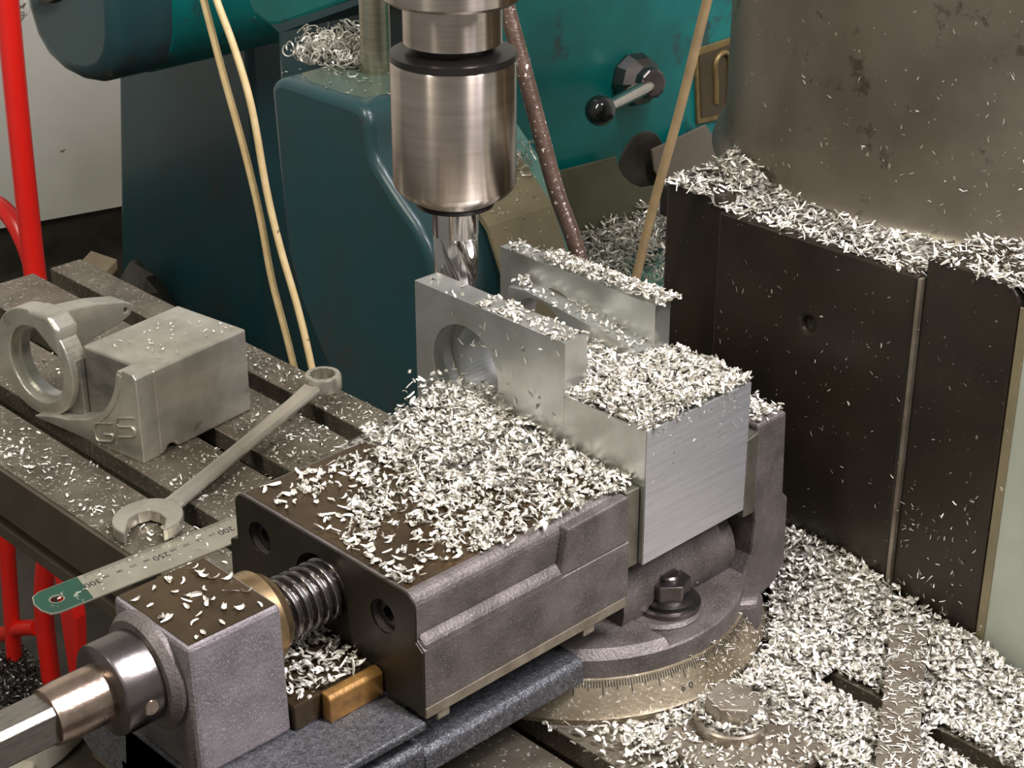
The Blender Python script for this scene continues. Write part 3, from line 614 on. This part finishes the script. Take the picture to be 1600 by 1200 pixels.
vr = [strip(5.6, 2.4, 0.8, 0.5, 0.45), strip(5.0, 2.1, 1.3, 0.9, 0.5), strip(7.0, 1.4, 0.5, 0.4, 0.4), bent(*strip(5.6, 2.6, 0.3, 0.3, 0.35), 2.6),
      bent(*strip(6.2, 2.3, 0.6, 1.2, 0.5), 3.2), strip(3.8, 2.5, 0.4, 0.2, 0.4), strip(8.0, 0.9, 0.35, 0.3, 0.5), strip(4.8, 1.4, 2.0, 0.6, 0.5),
      bent(*strip(4.6, 2.8, 0.1, 0.5, 0.5), 2.0), strip(3, 1.4, 0.4, 0, 0.3, 3), bent(*strip(6.5, 1.8, 1.0, 0.8, 0.5), 4.0)]
needles = [2, 6, 6, 2, 0, 9]
flakes = [0, 1, 2, 3, 4, 5, 7, 8, 10]
def rotm(a, b, c):
    ca, sa, cb, sb_, cc, sc = math.cos(a), math.sin(a), math.cos(b), math.sin(b), math.cos(c), math.sin(c)
    return np.array([[ca*cb, ca*sb_*sc-sa*cc, ca*sb_*cc+sa*sc], [sa*cb, sa*sb_*sc+ca*cc, sa*sb_*cc-ca*sc], [-sb_, cb*sc, cb*cc]])
def pile(name, pts, label, cat='chips', kinds=flakes, size=1.0, tilt=0.45, parent=None, m=None, wall=None):
    Vs, Fs = [], []; base = 0
    for p in pts:
        Vv, Ff = vr[kinds[RNG.integers(len(kinds))]]
        s_ = size*RNG.uniform(.6, 1.2)
        R_ = rotm(RNG.uniform(0, 2*PI), RNG.normal(0, tilt), RNG.normal(0, tilt) + (PI if RNG.random() < .5 else 0))
        if wall == 'x': R_ = np.array([[0, 0, -1], [1, 0, 0], [0, 1, 0]]) @ R_
        if wall == 'y': R_ = np.array([[1, 0, 0], [0, 0, -1], [0, 1, 0]]) @ R_
        Vs.append((Vv*s_) @ R_.T + np.array(p)); Fs.append(np.array(Ff)+base); base += len(Vv)
    Va = np.concatenate(Vs)*S; Fa = np.concatenate(Fs)
    me = bpy.data.meshes.new(name); me.vertices.add(len(Va)); me.vertices.foreach_set('co', Va.ravel())
    me.loops.add(Fa.size); me.loops.foreach_set('vertex_index', Fa.ravel().astype(np.int32))
    me.polygons.add(len(Fa)); me.polygons.foreach_set('loop_start', np.arange(0, Fa.size, 4, dtype=np.int32))
    me.update(calc_edges=True); me.materials.append(m or CHIP)
    o = bpy.data.objects.new(name, me); COL.objects.link(o); tag(o, label, cat, kind='stuff')
    if parent: o.parent = parent
    return o
def nz(x, y, s, seed=0): return noise.noise(Vector((x*s, y*s, seed)))
def mound(name, x0, x1, y0, y1, hf, step, label, m=PILE):
    bm = bmesh.new(); nx = int((x1-x0)/step); ny = int((y1-y0)/step); g_ = {}
    for i in range(nx+1):
        for j in range(ny+1):
            x = x0+i*step; y = y0+j*step; h = hf(x, y)
            if h is not None: g_[i, j] = bm.verts.new((x, y, h))
    for i in range(nx):
        for j in range(ny):
            q = [g_.get(k) for k in ((i, j), (i+1, j), (i+1, j+1), (i, j+1))]
            if all(q): bm.faces.new(q)
    return tag(obj(name, bm, m, smooth=80), label, 'chips', kind='stuff')
def scat(n, x0, x1, y0, y1, dens, hf, up_=(0.2, 2.0)):
    out = []
    while len(out) < n:
        x = RNG.uniform(x0, x1); y = RNG.uniform(y0, y1)
        if RNG.random() > dens(x, y): continue
        h = hf(x, y)
        if h is None: continue
        out.append((x, y, h+RNG.uniform(*up_)))
    return out

# jaw top: thick towards the block, thin over the screw end
def d_jaw(x, y):
    d = 0.02 + 0.8*min(1, max(0, (x-18)/70)) + 0.9*nz(x, y, .035, 3) + .5*nz(x, y, .1, 5)
    if y > 110: d -= (y-110)/45*(1 - x/190)
    if y > 135 and x < 90: d -= .4
    if y < 14: d -= (14-y)/26
    return d
def h_jaw(x, y): return 0.4 + 5.5*max(0, min(1, (x-70)/70))*max(0, min(1, (y-20)/60)) * max(0, 1+.6*nz(x, y, .06, 9))
pile('chip_pile', scat(3300, 2, 163, 0, 152, d_jaw, h_jaw, (0.3, 3.2)), 'thick scatter of pale curled aluminium chips on the movable jaw top', size=.97, tilt=.55)
mound('chip_bed', 74, 163, 16, 152, lambda x, y: h_jaw(x, y)-1.6 if True else None, 3, 'packed fine chips under the heap on the movable jaw', PILE)
# chips in the crook of the near finger's bore and along the plate
pile('chip_pile', [(150+RNG.normal(0, 8), 132+RNG.normal(0, 16), 3+abs(RNG.normal(0, 6))) for _ in range(500)] + [(166+RNG.uniform(0, 16), 128+RNG.normal(0, 9), -4+abs(RNG.normal(0, 7))) for _ in range(200)],
     'chips heaped against the bore of the near finger', size=.95)
# block top
def h_blk(x, y): return 35 + 7*max(0, 1-((x-212)/52)**2)*max(0, 1-((y-24)/40)**2) + 3*nz(x, y, .08, 2)
mound('chip_bed', 165, 252, -4, 57, lambda x, y: h_blk(x, y), 3, 'packed chips bedding the heap on the block')
pile('chip_pile', scat(1900, 163, 253, -7, 58, lambda x, y: .6+.9*min(1, max(0, (x-166)/12+0.2)), h_blk, (-.5, 3.0)), 'dense heap of bright chips on top of the aluminium block', size=1.0, tilt=.55)
pile('chip_pile', scat(330, 183, 238, 57, 110, lambda x, y: 1-(y-57)/60, lambda x, y: 36, (0, 4)), 'chips lying between the two fingers of the block', size=.9)
pile('chip_pile', scat(110, 226, 239, 60, 166, lambda x, y: .6+nz(x, y, .1), lambda x, y: 42+max(0, (y-57))/93*10, (0, 2)), 'chips on the stepped boss inside the far finger', size=.8)
pile('chip_pile', scat(620, 239, 254, 50, 186, lambda x, y: (.35 if y > 150 else 1)+.4*nz(x, y, .1), lambda x, y: 67+ (4 if y < 150 else .3)*max(0, 1-((x-246)/9)**2), (0, 3)), 'long ridge of chips along the far finger top', size=.9)
pile('chip_pile', scat(150, 164, 182, 57, 182, lambda x, y: (.15 if y > 130 else 1)*(.5+nz(x, y, .12)), lambda x, y: 67, (.2, 1.8)), 'thin line of chips along the near finger top', size=.85)
# chips clinging to faces
pile('clinging_chips', [(163.1, RNG.uniform(60, 150), RNG.uniform(8, 62)) for _ in range(40)], 'needle chips stuck to the near finger face', 'chips', needles, .75, .3, wall='x')
pile('clinging_chips', [(RNG.uniform(166, 250), -6.6, 34-abs(RNG.normal(0, 12))) for _ in range(70)], 'fine chips stuck to the block end face', 'chips', needles, .45, .3, wall='y')
pile('clinging_chips', [(334.5, RNG.uniform(-115, 88), RNG.uniform(-125, 80)) for _ in range(120)], 'needle chips stuck to the dark slide face', 'chips', needles, .42, .3, wall='x')
pile('clinging_chips', [(336.0, RNG.uniform(-115, -64), RNG.uniform(-125, -40)) for _ in range(60)], 'chips stuck low on the gib block', 'chips', needles, .5, .4, wall='x')
pc_ = []
for _ in range(150):
    a = math.radians(RNG.normal(205, 22)); z = 110+abs(RNG.normal(0, 55)); pc_.append((603+229.5*math.cos(a), 12+229.5*math.sin(a), z))
pile('clinging_chips', pc_, 'tiny bright chips stuck to the round column', 'chips', needles, .42, .3, wall='x')
# ledge of the column
def d_led(x, y):
    r = math.hypot(x-603, y-12)
    return 1 if r > 231 and x > 336 else 0
def h_led(x, y):
    r = math.hypot(x-603, y-12)
    if r < 230: return None
    if 80 < y < 100 and x < 352-(100-y)*.1 : return 93
    b = 92 if -61 < y < 91 else (103 if y < -61 else 98)
    return b + max(0, 5-(r-234)*.3)*(1 if y > -50 else .3)
mound('chip_bed', 339, 430, -160, 143, lambda x, y: (h_led(x, y)-.5) if d_led(x, y) and x > 338 else None, 3, 'packed chips along the ledge at the foot of the column')
pile('chip_pile', scat(2100, 334, 420, -150, 141, d_led, lambda x, y: h_led(x, y), (-.2, 2.4)), 'band of chips heaped on the ledge around the round column', kinds=needles+[0, 1], size=1.0)
# table to the right of the vise
def h_tab(x, y):
    r = math.hypot(x-196, y-75)
    if r < 121 or x > 334: return None
    if 240 < x < 257 and (-146 < y < -78 or y < -152) : return None
    if 162 < x < 179 and y < -112: return None
    if math.hypot(x-166, y+74) < 19: return -117
    hump = 26*math.exp(-((x-334)/26)**2)*math.exp(-((y+20)/75)**2) + 16*math.exp(-(((x-312)/20)**2+((y+125)/24)**2)) + 8*math.exp(-(((x-215)/22)**2+((y+110)/40)**2)) + 7*math.exp(-((r-140)/16)**2)*(x > 200)
    return ZT + 2 + hump + 3*max(-.4, nz(x, y, .04, 1))
mound('chip_bed', 132, 334, -270, 70, lambda x, y: (h_tab(x, y)-.6) if h_tab(x, y) is not None and not (x < 200 and y > -45) and h_tab(x, y) < -100 or (h_tab(x, y) is not None and x > 280) else None, 4, 'packed chips bedding the right end of the table')
pile('chip_pile', scat(9500, 95, 334, -270, 90, lambda x, y: 1.0 if x > 135 else max(.12, (x-95)/45), h_tab, (-.3, 3.0)), 'deep drift of pale chips covering the table right of the vise', size=1.1, tilt=.5)
ca, sa = math.cos(math.atan2(71, 115)), math.sin(math.atan2(71, 115))
pile('chip_pile', [(250+u*ca-v*sa, -130+u*sa+v*ca, -117.6+RNG.uniform(0, 1)) for u, v in zip(RNG.uniform(-140, 74, 520), RNG.uniform(-11, 11, 520))], 'fine chips sticking to the steel strap', kinds=needles, size=.7, tilt=.2)
pile('chip_pile', [(166+RNG.normal(0, 7), -74+RNG.normal(0, 7), -106.5+RNG.uniform(0, .8)) for _ in range(70)], 'fine chips on the hexagon bolt head', kinds=needles, size=.5, tilt=.2)
pile('chip_pile', scat(420, 120, 198, -126, -48, lambda x, y: 0 if math.hypot(x-166, y+74) < 22 else 1, lambda x, y: -126.4, (0, 1.5)), 'chips covering the clamp plate', size=.8)
pile('chip_pile', scat(260, 265, 293, -4, 60, lambda x, y: 1, lambda x, y: 2, (0, 2.5)), 'chips on top of the fixed jaw', size=.9)
# dust on the dial and skirt
dd = []
for _ in range(380):
    a = math.radians(RNG.uniform(262, 345)); r = RNG.uniform(104, 121); dd.append((196+r*math.cos(a), 75+r*math.sin(a), (-110 if r < 105 else (-111.5-(r-105)*1.67 if r < 115 else -129))+RNG.uniform(0, 1.2)))
pile('chip_pile', dd, 'fine chips dusting the dial ring', kinds=needles, size=.5, tilt=.4)
# in front of the jaw, on the rail
pile('chip_pile', scat(360, -50, -1, 33, 100, lambda x, y: .75+nz(x, y, .09, 4)-.9*max(0, (y-84)/16), lambda x, y: -57 if 32 < y < 96 and x > -50 else -65, (.3, 5)), 'chips on the brown rail between screw support and jaw', size=1.05)
# table left part
def h_left(x, y):
    if 84 < x < 101 or 162 < x < 179 or 240 < x < 257: return None
    return ZT
def d_left(x, y):
    if y < 165 and x < 262: return 0
    return max(.03, .25+.9*nz(x, y, .03, 8)+(.35 if 190 < x < 262 and y < 430 else 0)+(.3 if 100 < x < 162 and 280 < y < 400 else 0)+(.35 if x > 257 else 0)-(.3 if x < 84 and y < 300 else 0))
pile('chip_pile', scat(1900, 36, 288, 168, 640, d_left, h_left, (.2, 1.6)), 'loose chips sprinkled over the table left of the vise', kinds=[0, 5, 9, 9, 3, 7, 2], size=.72)
pile('chip_pile', [(x+RNG.normal(0, 3), y+RNG.normal(0, 8), ZT-24+RNG.uniform(0, 6)) for x in (92, 170, 248) for y in RNG.uniform(170, 640, 60)], 'chips fallen into the table slots', kinds=[0, 5, 9], size=.7)
def h_pan(x, y): return -318
pile('chip_pile', [(RNG.uniform(360, 470), RNG.uniform(1150, 1420), -959+RNG.uniform(0, 14)) for _ in range(1500)], 'dark glinting swarf on the floor behind the red frame', kinds=flakes, size=2.0, tilt=.8, m=mat('dark_swarf', (0.25, 0.24, 0.22), (0.08, 0.075, 0.07), .9, .25, 60))

# curly swarf behind
def curls(name, spots, label, rmin=2.5, rmax=6, th=.45):
    bm = bmesh.new()
    for (x, y, z) in spots:
        r = RNG.uniform(rmin, rmax); turns = RNG.uniform(.6, 1.6); n_ = int(9*turns)+3
        ax = Vector(RNG.normal(0, 1, 3)).normalized(); u = ax.orthogonal().normalized(); v = ax.cross(u); ph = RNG.uniform(0, 6.28)
        path = [Vector((x, y, z)) + (u*math.cos(ph+t*turns*2*PI/n_) + v*math.sin(ph+t*turns*2*PI/n_))*r*(1-.3*t/n_) + ax*t*.5 for t in range(n_)]
        tube(path, th, 3, bm)
    return tag(obj(name, bm, CHIP, smooth=80), label, 'swarf', kind='stuff')
curls('curly_swarf', [(RNG.normal(600, 16), RNG.normal(800, 20), -6+abs(RNG.normal(0, 11))) for _ in range(330)], 'tangled nest of curly silver swarf on the teal casting', 4, 9, .8)
fl = lambda y: -118-(572-y)*2.08 if y < 572 else -42-(662-y)*.845
sh = lambda y: -262+(y-520)*.318
def flank(n_, x0, x1, y0, y1, hgt, f=fl): return [(x, y, f(y)+2+abs(RNG.normal(0, hgt))) for x, y in zip(RNG.uniform(x0, x1, n_), RNG.uniform(y0, y1, n_))]
curls('curly_swarf', flank(420, 770, 930, 600, 655, 8, sh) + flank(130, 760, 900, 540, 640, 3, sh), 'pale curly swarf piled in the corner behind the brown cane', 4, 8, .9)
curls('curly_swarf', flank(60, 640, 695, 600, 662, 2), 'stray swarf curls hanging on the teal flank right of the spindle', 4, 9, .6)
pile('chip_pile', [(RNG.uniform(528, 650), RNG.uniform(672, 800), -7+RNG.uniform(0, 1)) for _ in range(60)], 'small bright chips on the greenish casting top', size=.9, kinds=[9, 5, 0], tilt=.1)
pile('chip_pile', flank(120, 600, 690, 520, 655, .5), 'tiny chips stuck on the bare brown patch', size=.7, kinds=[9, 9, 5], tilt=.4)
pile('chip_pile', flank(900, 765, 940, 590, 655, 9, sh), 'chips heaped on the teal shelf beside the column', size=1.5, kinds=needles)

curls('curly_swarf', [(736, 1692+RNG.normal(0, 14), -140+RNG.normal(0, 9)) for _ in range(7)], 'few thick silver curls hanging at the motor end beside the red tube', 9, 15, 1.8)

# ------------------------------------------------------------------ single chips that lie apart
cm = []
for i, (Vv, Ff) in enumerate(vr):
    me = bpy.data.meshes.new('metal_chip'); me.from_pydata([tuple(v*S) for v in Vv], [], Ff); me.materials.append(CHIP); cm.append(me)
def chips(n_, posf, label, group, size=1.0, kinds=flakes, tilt=.25, rx=0.0):
    for _ in range(n_):
        o = bpy.data.objects.new('metal_chip', cm[kinds[RNG.integers(len(kinds))]]); COL.objects.link(o)
        o.location = Vector(posf())*S; s_ = size*RNG.uniform(.75, 1.25); o.scale = (s_, s_, s_)
        o.rotation_euler = (RNG.normal(0, tilt), RNG.normal(0, tilt), RNG.uniform(0, 6.28))
        tag(o, label, 'metal chip', group)
U = RNG.uniform
chips(34, lambda: (U(-105, -60), U(40, 97), 4.6), 'loose aluminium chip on the oily brown top of the screw support', 'chips on the screw support')
chips(110, lambda: (U(6, 60), U(10, 140), 1.6), 'loose curled chip on the bare brown part of the movable jaw top', 'loose chips on the jaw top', 1.15)
chips(30, lambda: (U(-30, 95), U(298, 320), ZT+2.2), 'small chip lying on the steel ruler', 'chips on the ruler', .45, [9, 5, 0, 0])
chips(60, lambda: (U(40, 80), U(230, 600), ZT+1.4), 'loose chip on the front strip of the table', 'chips on the front strip of the table', .8)
c8, s8 = math.cos(RZ), math.sin(RZ)
def onb(): 
    u, v = U(26, 106), U(3, 62); return (109.6+u*c8-v*s8, 425.8+u*s8+v*c8, ZT+69.2)
chips(34, onb, 'small chip on the flat top of the machined bracket', 'chips on the bracket', .6)
chips(24, lambda: (U(120, 240), U(-4, 10), U(-71, -70)), 'chip caught in the dark hollow under the block', 'chips under the block', .8) if False else None
chips(10, lambda: (U(205, 245), U(5, 30), -93), 'white chip lying in the dark hollow below the block', 'chips below the block', 1.0, [6, 2])
chips(12, lambda: (RNG.normal(198, 4), RNG.normal(660, 3), 0) if False else (U(38, 60), U(470, 540), ZT+1.5), 'chip by the left end of the table beside the slot', 'chips at the left of the table', 1.2)
